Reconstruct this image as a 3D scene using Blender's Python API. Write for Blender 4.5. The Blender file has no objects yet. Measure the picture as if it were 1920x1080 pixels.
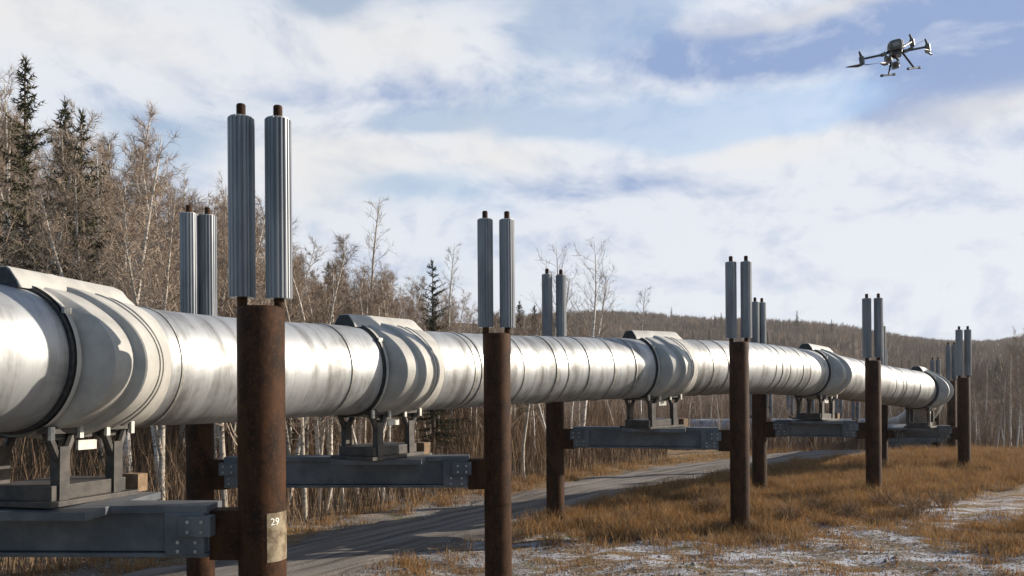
import bpy, math, random
import numpy as np
from mathutils import Vector, Matrix

random.seed(7)
rng = np.random.default_rng(7)
S = bpy.context.scene
COL = S.collection

# ------------------------------------------------------------------ camera
F = 1500.0            # focal length in pixels of the 1920 wide photograph
CX, HY = 960.0, 718.0  # principal point: picture centre column, level of the horizon
H = 3.6               # eye height above the pad
ROLL = 0.007
RIGHT = Vector((math.cos(ROLL), 0, -math.sin(ROLL)))
UP = Vector((math.sin(ROLL), 0, math.cos(ROLL)))
cam = bpy.data.cameras.new('camera')
cam.sensor_width = 36.0
cam.lens = 36.0 * F / 1920.0
cam.shift_y = (HY - 540.0) / 1920.0
cam.clip_start = 0.05
cam.clip_end = 12000
camo = bpy.data.objects.new('camera', cam)
COL.objects.link(camo)
BACK = Vector((0, -1, 0))
m = Matrix.Identity(4)
for i in range(3):
    m[i][0] = RIGHT[i]; m[i][1] = UP[i]; m[i][2] = BACK[i]
m[0][3], m[1][3], m[2][3] = 0, 0, H
camo.matrix_world = m
S.camera = camo


def at(x, y, Y):
    """pixel + distance along the view axis -> world point"""
    u, v = (x - CX) / F * Y, (HY - y) / F * Y
    return Vector((u * RIGHT.x + v * UP.x, Y, H + u * RIGHT.z + v * UP.z))


def proj(X, Y, Z):
    u = X * RIGHT.x + (Z - H) * RIGHT.z
    v = X * UP.x + (Z - H) * UP.z
    return CX + F * u / Y, HY - F * v / Y


def on_ground(x, y, gz=0.0):
    """pixel -> point on level ground"""
    d = at(x, y, 1.0) - Vector((0, 0, H))
    t = (gz - H) / d.z
    return Vector((0, 0, H)) + d * t


# ------------------------------------------------------------------ light
SUN_AZ = math.radians(16)    # from +X (right) towards +Y (away)
SUN_EL = math.radians(21)
sd = Vector((math.cos(SUN_AZ) * math.cos(SUN_EL), math.sin(SUN_AZ) * math.cos(SUN_EL), math.sin(SUN_EL)))
sun = bpy.data.lights.new('sun', 'SUN')
sun.energy = 5.0
sun.angle = math.radians(0.6)
sun.color = (1.0, 0.905, 0.77)
suno = bpy.data.objects.new('sun', sun)
suno.rotation_euler = sd.to_track_quat('Z', 'Y').to_euler()
suno.location = (30, 10, 40)
COL.objects.link(suno)

W = bpy.data.worlds.new('World')
S.world = W
W.use_nodes = True
wn, wl = W.node_tree.nodes, W.node_tree.links
wn.clear()


class NB:
    """small node builder"""
    def __init__(self, tree):
        self.t = tree

    def n(self, kind, **kw):
        node = self.t.nodes.new(kind)
        for k, v in kw.items():
            setattr(node, k, v)
        return node

    def link(self, a, b):
        self.t.links.new(a, b)

    def put(self, sock, v):
        if isinstance(v, (int, float)):
            sock.default_value = v
        elif isinstance(v, (tuple, list)):
            sock.default_value = v
        else:
            self.t.links.new(v, sock)

    def math(self, op, a, b=0.0, c=None, clamp=False):
        nd = self.n('ShaderNodeMath', operation=op)
        nd.use_clamp = clamp
        self.put(nd.inputs[0], a)
        self.put(nd.inputs[1], b)
        if c is not None:
            self.put(nd.inputs[2], c)
        return nd.outputs[0]

    def noise(self, vec, scale, detail=4, rough=0.55, dist=0.0):
        nd = self.n('ShaderNodeTexNoise')
        if vec is not None:
            self.link(vec, nd.inputs['Vector'])
        nd.inputs['Scale'].default_value = scale
        nd.inputs['Detail'].default_value = detail
        nd.inputs['Roughness'].default_value = rough
        nd.inputs['Distortion'].default_value = dist
        return nd.outputs['Fac']

    def map(self, vec, scale=(1, 1, 1), loc=(0, 0, 0)):
        nd = self.n('ShaderNodeMapping')
        self.link(vec, nd.inputs['Vector'])
        nd.inputs['Scale'].default_value = scale
        nd.inputs['Location'].default_value = loc
        return nd.outputs[0]

    def ramp(self, fac, lo, hi):
        nd = self.n('ShaderNodeMapRange')
        nd.interpolation_type = 'SMOOTHSTEP'
        self.link(fac, nd.inputs[0])
        nd.inputs[1].default_value = lo
        nd.inputs[2].default_value = hi
        return nd.outputs[0]

    def mix(self, fac, a, b, mode='MIX'):
        nd = self.n('ShaderNodeMix', data_type='RGBA', blend_type=mode)
        self.put(nd.inputs[0], fac)
        for k, v in ((6, a), (7, b)):
            if isinstance(v, tuple):
                nd.inputs[k].default_value = (*v[:3], 1)
            else:
                self.link(v, nd.inputs[k])
        return nd.outputs[2]


b = NB(W.node_tree)
tc = b.n('ShaderNodeTexCoord')
dirv = tc.outputs['Generated']
sky = b.n('ShaderNodeTexSky', sky_type='NISHITA')
sky.sun_disc = False
sky.sun_elevation = SUN_EL
sky.sun_rotation = math.pi / 2 - SUN_AZ
sky.air_density = 1.0
sky.dust_density = 1.0
sky.ozone_density = 1.6
skyc = b.n('ShaderNodeVectorMath', operation='SCALE')
b.link(sky.outputs[0], skyc.inputs[0])
skyc.inputs['Scale'].default_value = 0.165
# soft cloud layers that run over the whole dome
dn = b.n('ShaderNodeTexNoise'); dn.inputs['Scale'].default_value = 5.0; dn.inputs['Detail'].default_value = 5
b.link(b.map(dirv, (1, 1, 2.2)), dn.inputs['Vector'])
off = b.n('ShaderNodeVectorMath', operation='SUBTRACT'); b.link(dn.outputs['Color'], off.inputs[0]); off.inputs[1].default_value = (.5, .5, .5)
offs = b.n('ShaderNodeVectorMath', operation='SCALE'); b.link(off.outputs[0], offs.inputs[0]); offs.inputs['Scale'].default_value = 0.06
wd = b.n('ShaderNodeVectorMath', operation='ADD'); b.link(dirv, wd.inputs[0]); b.link(offs.outputs[0], wd.inputs[1])
sep = b.n('ShaderNodeSeparateXYZ'); b.link(wd.outputs[0], sep.inputs[0])


def blob(px, py, sx, sy):
    d = (at(px, py, 1.0) - Vector((0, 0, H))).normalized()
    ax = b.math('MULTIPLY', b.math('SUBTRACT', sep.outputs[0], d.x), F / sx)
    az = b.math('MULTIPLY', b.math('SUBTRACT', sep.outputs[2], d.z), F / sy)
    r2 = b.math('ADD', b.math('MULTIPLY', ax, ax), b.math('MULTIPLY', az, az))
    g = b.math('EXPONENT', b.math('MULTIPLY', r2, -1.0))
    front = b.math('GREATER_THAN', sep.outputs[1], 0.0)
    return b.math('MULTIPLY', g, front)


def addall(items):
    acc = items[0]
    for it in items[1:]:
        acc = b.math('ADD', acc, it)
    return acc


cover = b.noise(b.map(wd.outputs[0], (1, 1, 2.4)), 2.6, 6, 0.55)
pv_ = b.map(dirv, (1, 1, 1.8), (2, 5, 1))
puff = b.noise(pv_, 6.5, 10, 0.60, 0.3)
pv2 = b.map(dirv, (1, 1, 1.8), (2.018, 5.006, 1.022))     # the same field a little towards the sun
puff2 = b.noise(pv2, 6.5, 10, 0.60, 0.3)
emb = b.math('SUBTRACT', puff, puff2)
clear = addall([blob(1020, 215, 290, 30), blob(1330, 215, 260, 36), blob(1170, 20, 110, 45), blob(610, 5, 60, 36),
                blob(770, 350, 150, 30), blob(1290, 255, 100, 36), blob(1110, 60, 110, 45), blob(300, 270, 70, 40),
                blob(1500, 190, 160, 30), blob(790, 215, 70, 24)])
# broken cloud: it closes up towards the horizon, where one looks through many layers, and opens overhead
sraw = b.n('ShaderNodeSeparateXYZ'); b.link(dirv, sraw.inputs[0])
open_up = b.ramp(sraw.outputs[2], 0.36, 0.66)
cream = addall([blob(700, 285, 120, 50), blob(560, 320, 100, 70), blob(1440, 270, 140, 42), blob(1860, 200, 110, 24),
                blob(750, 80, 160, 50), blob(950, 290, 110, 38), blob(1560, 0, 220, 12), blob(80, 40, 280, 60), blob(900, 225, 50, 28)])
cr = b.math('MINIMUM', cream, 1.0)
cl = b.math('ADD', b.math('MULTIPLY', b.math('SUBTRACT', cover, 0.5), 0.55), b.math('MULTIPLY', b.math('SUBTRACT', puff, 0.5), 1.25))
cl = b.math('ADD', cl, b.math('ADD', b.math('MULTIPLY', cr, 0.25), 0.66))
cl = b.math('SUBTRACT', cl, b.math('MULTIPLY', b.math('MINIMUM', clear, 1.1), 0.62))
# cloud bank ahead; cloud behind the viewpoint is thinned, unseen, to deepen the shade
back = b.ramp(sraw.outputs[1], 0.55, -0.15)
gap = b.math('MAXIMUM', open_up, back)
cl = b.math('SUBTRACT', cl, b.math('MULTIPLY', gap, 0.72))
grey = addall([blob(1360, 78, 160, 46), blob(1860, 60, 170, 100), blob(1770, 150, 90, 45), b.math('MULTIPLY', blob(650, 165, 230, 26), 0.25),
               b.math('MULTIPLY', blob(1100, 355, 200, 30), 0.45), b.math('MULTIPLY', blob(840, 165, 110, 26), 0.3), blob(1540, 60, 120, 34)])
thick = addall([blob(1500, 480, 480, 90), blob(1860, 400, 230, 120), b.math('MULTIPLY', grey, 0.8)])
cl = b.math('ADD', cl, b.math('MULTIPLY', b.math('MINIMUM', thick, 1.0), 0.40))
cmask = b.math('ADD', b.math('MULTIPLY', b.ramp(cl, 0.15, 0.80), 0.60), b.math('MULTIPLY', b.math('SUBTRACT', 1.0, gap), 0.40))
gn = b.noise(b.map(dirv, (1, 1, 2.2), (3, 1, 2)), 5.0, 8, 0.58)
gmask = b.ramp(b.math('ADD', b.math('MULTIPLY', grey, 1.05), b.math('MULTIPLY', b.math('SUBTRACT', gn, 0.47), 0.9)), 0.0, 0.75)
gmask = b.math('SUBTRACT', gmask, b.math('MULTIPLY', emb, 3.0), clamp=True)
ccol = b.mix(gmask, (0.725, 0.76, 0.825), (0.26, 0.36, 0.59))
ccol = b.mix(b.math('MULTIPLY', cr, 0.6), ccol, (0.80, 0.775, 0.74))
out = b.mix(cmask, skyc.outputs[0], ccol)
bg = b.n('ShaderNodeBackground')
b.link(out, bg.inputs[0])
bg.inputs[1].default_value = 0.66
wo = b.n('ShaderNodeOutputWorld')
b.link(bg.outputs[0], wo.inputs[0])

S.view_settings.view_transform = 'Standard'
S.view_settings.look = 'None'
S.view_settings.exposure = 0.72
S.view_settings.gamma = 1.0
S.view_settings.use_curve_mapping = False


# ------------------------------------------------------------------ materials
def new_mat(name):
    mt = bpy.data.materials.new(name)
    mt.use_nodes = True
    nb = NB(mt.node_tree)
    p = mt.node_tree.nodes['Principled BSDF']
    return mt, nb, p


def simple(name, c1, c2, scale=6, rough=0.7, metal=0.0, bump=0.0, bscale=40, lo=0.35, hi=0.65, stretch=(1, 1, 1), coord='Object'):
    mt, nb, p = new_mat(name)
    t = nb.n('ShaderNodeTexCoord')
    v = nb.map(t.outputs[coord], stretch)
    f = nb.ramp(nb.noise(v, scale, 5, 0.6), lo, hi)
    nb.link(nb.mix(f, c1, c2), p.inputs['Base Color'])
    p.inputs['Roughness'].default_value = rough
    p.inputs['Metallic'].default_value = metal
    if bump:
        bn = nb.n('ShaderNodeBump')
        bn.inputs['Strength'].default_value = bump
        bn.inputs['Distance'].default_value = 0.02
        nb.link(nb.noise(v, bscale, 4), bn.inputs['Height'])
        nb.link(bn.outputs[0], p.inputs['Normal'])
    return mt


def jacket_material():
    mt, nb, p = new_mat('pipe_jacket')
    t = nb.n('ShaderNodeTexCoord')
    uv = t.outputs['UV']                      # u = metres along the pipe, v = metres round it
    streak = nb.noise(nb.map(uv, (2.2, 0.28, 1)), 1.6, 6, 0.6, 0.6)
    fine = nb.noise(nb.map(uv, (9, 0.7, 1)), 2.0, 5, 0.65)
    blot = nb.noise(nb.map(uv, (1, 1, 1), (5, 3, 0)), 2.4, 6, 0.65, 0.4)
    dirt = nb.ramp(nb.math('ADD', nb.math('MULTIPLY', streak, 0.65), nb.math('MULTIPLY', blot, 0.35)), 0.42, 0.66)
    c = nb.mix(dirt, (0.355, 0.362, 0.366), (0.140, 0.137, 0.130))
    c = nb.mix(nb.math('MULTIPLY', nb.ramp(fine, 0.5, 0.75), 0.35), c, (0.145, 0.14, 0.13))
    nb.link(c, p.inputs['Base Color'])
    p.inputs['Metallic'].default_value = 0.55
    nb.link(nb.math('ADD', nb.math('MULTIPLY', blot, 0.26), 0.42), p.inputs['Roughness'])
    bn = nb.n('ShaderNodeBump')
    bn.inputs['Strength'].default_value = 0.6
    bn.inputs['Distance'].default_value = 0.03
    dent = nb.noise(nb.map(uv, (1.6, 0.5, 1), (1, 9, 0)), 1.5, 2, 0.4)
    nb.link(nb.math('ADD', dent, nb.math('MULTIPLY', fine, 0.05)), bn.inputs['Height'])
    nb.link(bn.outputs[0], p.inputs['Normal'])
    return mt


def rust_material():
    mt, nb, p = new_mat('weathered_steel')
    t = nb.n('ShaderNodeTexCoord')
    o = t.outputs['Object']
    a = nb.noise(nb.map(o, (2.2, 2.2, 1.0)), 2.6, 9, 0.72, 0.3)
    f = nb.noise(o, 28, 4, 0.7)
    c = nb.mix(nb.ramp(a, 0.35, 0.68), (0.015, 0.007, 0.0035), (0.052, 0.021, 0.0075))
    c = nb.mix(nb.math('MULTIPLY', nb.ramp(f, 0.50, 0.70), 0.55), c, (0.090, 0.038, 0.0135))
    nb.link(c, p.inputs['Base Color'])
    p.inputs['Roughness'].default_value = 0.75
    p.inputs['Specular IOR Level'].default_value = 0.15
    bn = nb.n('ShaderNodeBump'); bn.inputs['Strength'].default_value = 0.3; bn.inputs['Distance'].default_value = 0.01
    nb.link(f, bn.inputs['Height']); nb.link(bn.outputs[0], p.inputs['Normal'])
    return mt


def ground_material():
    mt, nb, p = new_mat('frosty_ground')
    g = nb.n('ShaderNodeNewGeometry')
    pos = g.outputs['Position']
    xyz = nb.n('ShaderNodeSeparateXYZ'); nb.link(pos, xyz.inputs[0])
    big = nb.noise(pos, 0.35, 5, 0.6)
    mid = nb.noise(nb.map(pos, (0.55, 1.3, 1)), 1.5, 7, 0.68, 0.6)
    fine = nb.noise(pos, 14, 6, 0.75)
    grit = nb.noise(pos, 60, 4, 0.7)
    dirt = nb.mix(nb.ramp(fine, 0.38, 0.66), (0.08, 0.062, 0.050), (0.23, 0.195, 0.16))
    dirt = nb.mix(nb.math('MULTIPLY', nb.ramp(grit, 0.5, 0.7), 0.5), dirt, (0.30, 0.27, 0.235))
    dry = nb.mix(nb.ramp(fine, 0.35, 0.7), (0.13, 0.075, 0.028), (0.27, 0.165, 0.065))
    moss = nb.mix(nb.ramp(grit, 0.4, 0.65), (0.075, 0.07, 0.02), (0.17, 0.145, 0.05))
    c = nb.mix(nb.ramp(big, 0.46, 0.62), dirt, dry)
    c = nb.mix(nb.math('MULTIPLY', nb.ramp(nb.noise(nb.map(pos, (1, 1, 1), (7, 3, 1)), 0.9, 5, 0.6), 0.55, 0.66), 0.7), c, moss)
    thatch = nb.math('MULTIPLY', nb.ramp(nb.math('ADD', xyz.outputs[1], nb.math('MULTIPLY', mid, 5.0)), 22.5, 26.0), nb.ramp(xyz.outputs[0], -1.0, 3.0))
    c = nb.mix(nb.math('MULTIPLY', thatch, 0.85), c, dry)
    # hoar frost and thin snow lie in the open pad close to the viewer
    zone = nb.math('MULTIPLY', nb.math('SUBTRACT', 1.0, nb.ramp(xyz.outputs[1], 20.0, 29.0)), nb.ramp(xyz.outputs[0], -6.0, 5.0))
    fr = nb.math('ADD', nb.math('MULTIPLY', mid, 0.62), nb.math('MULTIPLY', fine, 0.38))
    fmask = nb.math('MULTIPLY', nb.ramp(fr, 0.465, 0.585), nb.math('ADD', nb.math('MULTIPLY', zone, 0.8), 0.10), clamp=True)
    c = nb.mix(fmask, c, (0.57, 0.60, 0.67))
    # forest litter far off
    far = nb.ramp(xyz.outputs[1], 40.0, 70.0)
    c = nb.mix(far, c, (0.13, 0.085, 0.055))
    nb.link(c, p.inputs['Base Color'])
    p.inputs['Roughness'].default_value = 0.95
    p.inputs['Specular IOR Level'].default_value = 0.15
    bn = nb.n('ShaderNodeBump'); bn.inputs['Strength'].default_value = 0.9; bn.inputs['Distance'].default_value = 0.09
    nb.link(nb.math('ADD', fine, nb.math('MULTIPLY', mid, 0.8)), bn.inputs['Height'])
    nb.link(bn.outputs[0], p.inputs['Normal'])
    return mt


def road_material():
    mt, nb, p = new_mat('gravel_track')
    g = nb.n('ShaderNodeNewGeometry')
    pos = g.outputs['Position']
    uvn = nb.n('ShaderNodeTexCoord')
    ruts = nb.noise(nb.map(uvn.outputs['UV'], (0.12, 2.2, 1)), 1.5, 5, 0.6)
    fine = nb.noise(pos, 18, 6, 0.75)
    c = nb.mix(nb.ramp(ruts, 0.36, 0.64), (0.085, 0.072, 0.062), (0.20, 0.175, 0.15))
    c = nb.mix(nb.math('MULTIPLY', nb.ramp(fine, 0.5, 0.72), 0.6), c, (0.29, 0.265, 0.235))
    nb.link(c, p.inputs['Base Color'])
    p.inputs['Roughness'].default_value = 0.95
    p.inputs['Specular IOR Level'].default_value = 0.15
    bn = nb.n('ShaderNodeBump'); bn.inputs['Strength'].default_value = 0.7; bn.inputs['Distance'].default_value = 0.04
    nb.link(nb.math('ADD', fine, ruts), bn.inputs['Height']); nb.link(bn.outputs[0], p.inputs['Normal'])
    return mt


def bark_material():
    mt, nb, p = new_mat('birch_bark')
    t = nb.n('ShaderNodeTexCoord')
    o = t.outputs['Object']
    v = nb.map(o, (2, 2, 7))
    f = nb.noise(v, 2.5, 5, 0.7)
    oi = nb.n('ShaderNodeObjectInfo')
    pale = nb.mix(oi.outputs['Random'], (0.62, 0.58, 0.52), (0.34, 0.295, 0.24))
    c = nb.mix(nb.ramp(f, 0.50, 0.64), pale, (0.11, 0.085, 0.065))
    nb.link(c, p.inputs['Base Color'])
    p.inputs['Roughness'].default_value = 0.85
    return mt


def tone_material(name, a, bcol, rough=0.9, scale=3.0, third=None):
    """colour that differs from one object, and one spot, to the next"""
    mt, nb, p = new_mat(name)
    t = nb.n('ShaderNodeNewGeometry')
    oi = nb.n('ShaderNodeObjectInfo')
    f = nb.noise(t.outputs['Position'], scale, 3, 0.6)
    k = nb.math('ADD', nb.math('MULTIPLY', f, 0.9), nb.math('MULTIPLY', oi.outputs['Random'], 0.45))
    col = nb.mix(nb.ramp(k, 0.35, 1.0), a, bcol)
    if third is not None:
        f3 = nb.noise(nb.map(t.outputs['Position'], (1, 1, 1), (11, 4, 2)), 2.6, 4, 0.65)
        col = nb.mix(nb.math('MULTIPLY', nb.ramp(f3, 0.48, 0.64), 0.8), col, third)
        f4 = nb.noise(nb.map(t.outputs['Position'], (1, 1, .3), (3, 8, 2)), 16, 3, 0.6)
        col = nb.mix(nb.math('MULTIPLY', nb.ramp(f4, 0.52, 0.66), 0.7), col, (0.42, 0.35, 0.23))
        f5 = nb.noise(nb.map(t.outputs['Position'], (1, 1, .3), (9, 1, 2)), 12, 3, 0.6)
        col = nb.mix(nb.math('MULTIPLY', nb.ramp(f5, 0.54, 0.68), 0.75), col, (0.10, 0.062, 0.033))
    nb.link(col, p.inputs['Base Color'])
    p.inputs['Roughness'].default_value = rough
    p.inputs['Specular IOR Level'].default_value = 0.2
    return mt


M = {}
M['jacket'] = jacket_material()
M['band'] = simple('joint_band', (0.24, 0.235, 0.22), (0.40, 0.39, 0.36), 8, 0.45, 0.6)
M['saddle'] = simple('saddle_shell', (0.30, 0.288, 0.262), (0.39, 0.373, 0.338), 3, 0.6, 0.0, 0.12, 9)
M['seal_and_end'] = simple('black_seal_and_end', (0.012, 0.012, 0.014), (0.03, 0.03, 0.03), 20, 0.7)
M['rust'] = rust_material()
M['fin'] = simple('radiator_aluminium', (0.115, 0.124, 0.14), (0.195, 0.203, 0.216), 3, 0.44, 0.4, 0, stretch=(1, 1, .2))
M['beam'] = simple('beam_zinc', (0.058, 0.066, 0.078), (0.108, 0.116, 0.128), 2.2, 0.55, 0.2, 0.1, 20)
M['shoe'] = simple('shoe_steel', (0.035, 0.032, 0.03), (0.07, 0.06, 0.052), 6, 0.6, 0.3, 0.1)
M['bolt'] = simple('bright_bolt', (0.40, 0.385, 0.35), (0.55, 0.53, 0.48), 10, 0.5, 0.2)
M['wood'] = simple('timber_block', (0.13, 0.08, 0.042), (0.20, 0.128, 0.07), 9, 0.8)
M['paint'] = simple('stencil_paint', (0.72, 0.70, 0.62), (0.80, 0.78, 0.70), 12, 0.7)
M['plate'] = simple('faded_patch', (0.10, 0.066, 0.034), (0.24, 0.19, 0.12), 9, 0.7, 0, 0.2)
M['ground'] = ground_material()
M['road'] = road_material()
M['bark'] = bark_material()
M['twig'] = tone_material('bare_twigs', (0.17, 0.128, 0.096), (0.35, 0.27, 0.205), 0.9, 0.5)
M['palebush'] = tone_material('pale_twigs', (0.20, 0.165, 0.13), (0.36, 0.31, 0.26), 0.9, 0.5)
M['needle'] = tone_material('spruce_needles', (0.022, 0.026, 0.013), (0.060, 0.056, 0.028), 0.8, 1.2)
M['trunk'] = simple('spruce_bark', (0.07, 0.05, 0.036), (0.12, 0.09, 0.065), 5, 0.9)
M['brush'] = tone_material('underbrush', (0.085, 0.058, 0.038), (0.22, 0.145, 0.09), 0.95, 0.6)
M['grass'] = tone_material('dry_grass', (0.21, 0.098, 0.030), (0.47, 0.275, 0.105), 0.85, 1.4, (0.19, 0.13, 0.07))
def translucent(mt, amount):
    nt = mt.node_tree
    p = nt.nodes['Principled BSDF']; o = nt.nodes['Material Output']
    tr = nt.nodes.new('ShaderNodeBsdfTranslucent'); mx = nt.nodes.new('ShaderNodeMixShader')
    nt.links.new(p.inputs['Base Color'].links[0].from_socket, tr.inputs[0])
    mx.inputs[0].default_value = amount
    nt.links.new(p.outputs[0], mx.inputs[1]); nt.links.new(tr.outputs[0], mx.inputs[2]); nt.links.new(mx.outputs[0], o.inputs[0])


translucent(M['grass'], 0.3)
M['fargrove'] = tone_material('far_grove', (0.085, 0.066, 0.045), (0.33, 0.235, 0.155), 0.95, 0.03)
M['drone'] = simple('drone_shell', (0.055, 0.06, 0.062), (0.10, 0.105, 0.10), 20, 0.45)
M['carbon'] = simple('drone_carbon', (0.018, 0.02, 0.024), (0.035, 0.037, 0.042), 30, 0.4)
M['lens'] = simple('lens_glass', (0.01, 0.01, 0.015), (0.015, 0.015, 0.02), 5, 0.08)
M['drone_grey'] = simple('drone_panel', (0.17, 0.175, 0.165), (0.25, 0.25, 0.24), 15, 0.5)


# ------------------------------------------------------------------ mesh helpers
class MB:
    def __init__(self):
        self.v, self.f, self.uv = [], [], None

    def box(self, c, size, rot=None):
        cx, cy, cz = c
        hx, hy, hz = [s / 2 for s in size]
        k = len(self.v)
        for sx, sy, sz in ((-1, -1, -1), (1, -1, -1), (1, 1, -1), (-1, 1, -1), (-1, -1, 1), (1, -1, 1), (1, 1, 1), (-1, 1, 1)):
            p = Vector((sx * hx, sy * hy, sz * hz))
            if rot is not None:
                p = rot @ p
            self.v.append((p.x + cx, p.y + cy, p.z + cz))
        for q in ((0, 3, 2, 1), (4, 5, 6, 7), (0, 1, 5, 4), (1, 2, 6, 5), (2, 3, 7, 6), (3, 0, 4, 7)):
            self.f.append([k + i for i in q])
        return self

    def tube(self, pts, radii, n=12, caps=True):
        pts = [Vector(p) for p in pts]
        k = len(self.v)
        ref = None
        for i, p in enumerate(pts):
            t = (pts[min(i + 1, len(pts) - 1)] - pts[max(i - 1, 0)]).normalized()
            if ref is None:
                ref = Vector((1, 0, 0)) if abs(t.x) < 0.9 else Vector((0, 1, 0))
            a = (ref - t * ref.dot(t)).normalized()
            ref = a
            c = t.cross(a)
            r = radii[i] if hasattr(radii, '__len__') else radii
            for j in range(n):
                th = 2 * math.pi * j / n
                q = p + a * (r * math.cos(th)) + c * (r * math.sin(th))
                self.v.append((q.x, q.y, q.z))
        for i in range(len(pts) - 1):
            for j in range(n):
                a0 = k + i * n + j; a1 = k + i * n + (j + 1) % n
                self.f.append([a0, a1, a1 + n, a0 + n])
        if caps:
            self.f.append([k + j for j in reversed(range(n))])
            self.f.append([k + (len(pts) - 1) * n + j for j in range(n)])
        return self

    def prism(self, poly, z0, z1):
        """polygon in xy extruded in z"""
        k = len(self.v); n = len(poly)
        for z in (z0, z1):
            for x, y in poly:
                self.v.append((x, y, z))
        for j in range(n):
            self.f.append([k + j, k + (j + 1) % n, k + n + (j + 1) % n, k + n + j])
        self.f.append([k + j for j in reversed(range(n))])
        self.f.append([k + n + j for j in range(n)])
        return self

    def build(self, name, mat, parent=None, smooth=False, world=True, bevel=0.0):
        me = bpy.data.meshes.new(name)
        off = Vector((0, 0, 0))
        if parent is not None and world:
            o = parent
            while o is not None:
                off += o.location
                o = o.parent
        v = [(p[0] - off.x, p[1] - off.y, p[2] - off.z) for p in self.v] if off.length > 0 else self.v
        me.from_pydata(v, [], self.f)
        if self.uv is not None:
            lay = me.uv_layers.new(name='UVMap')
            for lp in me.loops:
                lay.data[lp.index].uv = self.uv[lp.vertex_index]
        me.materials.append(mat)
        if smooth:
            me.shade_smooth()
        ob = bpy.data.objects.new(name, me)
        COL.objects.link(ob)
        if parent is not None:
            ob.parent = parent
        if bevel:
            bv = ob.modifiers.new('bevel', 'BEVEL')
            bv.width = bevel; bv.segments = 2; bv.limit_method = 'ANGLE'; bv.angle_limit = math.radians(40)
        if smooth == 'auto':
            try:
                me.set_sharp_from_angle(angle=math.radians(28))
            except Exception:
                pass
        return ob


def np_mesh(name, verts, tris, mat, parent=None):
    me = bpy.data.meshes.new(name)
    nv, nt = len(verts), len(tris)
    me.vertices.add(nv); me.loops.add(nt * 3); me.polygons.add(nt)
    me.vertices.foreach_set('co', np.asarray(verts, np.float32).ravel())
    me.loops.foreach_set('vertex_index', np.asarray(tris, np.int32).ravel())
    me.polygons.foreach_set('loop_start', np.arange(0, nt * 3, 3, dtype=np.int32))
    me.polygons.foreach_set('loop_total', np.full(nt, 3, np.int32))
    me.update(calc_edges=True)
    me.materials.append(mat)
    ob = bpy.data.objects.new(name, me)
    COL.objects.link(ob)
    if parent is not None:
        ob.parent = parent
    return ob


def empty(name, loc):
    o = bpy.data.objects.new(name, None)
    o.empty_display_size = 0.2
    o.location = loc
    COL.objects.link(o)
    return o


def tag(o, label=None, cat=None, group=None, kind=None):
    if label: o['label'] = label
    if cat: o['category'] = cat
    if group: o['group'] = group
    if kind: o['kind'] = kind
    return o


def copy_thing(root, loc, rz=0.0, scale=1.0):
    r = root.copy(); COL.objects.link(r)
    r.location = loc; r.rotation_euler = (0, 0, rz); r.scale = (scale, scale, scale)
    for ch in root.children:
        c = ch.copy(); COL.objects.link(c); c.parent = r
    return r


# ------------------------------------------------------------------ terrain
ROADPX = [(-26, -8), (-14, 4.5), (-8.0, 11.6), (-4.6, 16.0), (-2.9, 18.5), (-0.6, 21.8), (2.6, 26.8), (6.2, 31.2), (10.6, 35.5), (17, 40.5), (30, 47), (60, 58)]
RD = np.array(ROADPX, float)


def road_dist(X, Y):
    """signed distance to the centre of the track; positive on the forest side"""
    X = np.asarray(X, float); Y = np.asarray(Y, float)
    best = np.full(X.shape, 1e9); sign = np.ones(X.shape)
    for i in range(len(RD) - 1):
        a, c = RD[i], RD[i + 1]
        d = c - a; L2 = d @ d
        t = np.clip(((X - a[0]) * d[0] + (Y - a[1]) * d[1]) / L2, 0, 1)
        dx = X - (a[0] + t * d[0]); dy = Y - (a[1] + t * d[1])
        dist = np.hypot(dx, dy)
        s = np.sign(d[0] * dy - d[1] * dx)
        upd = dist < best
        best = np.where(upd, dist, best); sign = np.where(upd, s, sign)
    return best * sign


def sm(x, a, c):
    t = np.clip((x - a) / (c - a), 0, 1)
    return t * t * (3 - 2 * t)


RIDGE_X = [-4000, 0, 1130, 1250, 1400, 1550, 1700, 1760, 1870, 1920, 2300, 5000]
RIDGE_Y = [560, 575, 592, 597, 601, 613, 627, 631, 633, 629, 610, 600]
RIDGE_D = 520.0


def terrain(X, Y):
    X = np.asarray(X, float); Y = np.asarray(Y, float)
    rd = road_dist(X, Y)
    z = 0.05 * np.sin(X * 0.9 + 1.3) * np.sin(Y * 0.7 + 0.4) + 0.03 * np.sin(X * 2.3 + Y * 1.7) + 0.02 * np.sin(X * 5.1 - Y * 3.9)
    z = z * np.where(np.abs(rd) < 2.4, 0.35, 1.0)
    z = z - 2.6 * sm(Y, 40, 57) * sm(X, 4, 14) * (1 - sm(Y, 72, 100))
    z = z + np.clip(rd - 4.5, 0, 45) * 0.22 * (1 - sm(X + 0.25 * (Y - 30), -6, 10))
    px = CX + F * X / np.maximum(Y, 20)
    yr = np.interp(px, RIDGE_X, RIDGE_Y)
    zr = H + (HY - 0.007 * (px - CX) - yr) / F * RIDGE_D - 7.5
    t = sm(Y, 120, RIDGE_D)
    roll = 1.6 * np.sin(X * 0.021 + Y * 0.013) + 1.2 * np.sin(X * 0.047 - Y * 0.03)
    hill = np.where(Y > 60, zr * t + roll * sm(Y, 90, 220), 0)
    return z * (1 - t) + hill


def axis_steps(fine_lo, fine_hi, step, lo, hi, growth=1.12):
    a = list(np.arange(fine_lo, fine_hi, step))
    s = step; x = a[-1]
    while x < hi:
        s *= growth; x += s; a.append(x)
    s = step; x = a[0]; pre = []
    while x > lo:
        s *= growth; x -= s; pre.append(x)
    return np.array(pre[::-1] + a)


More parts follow.
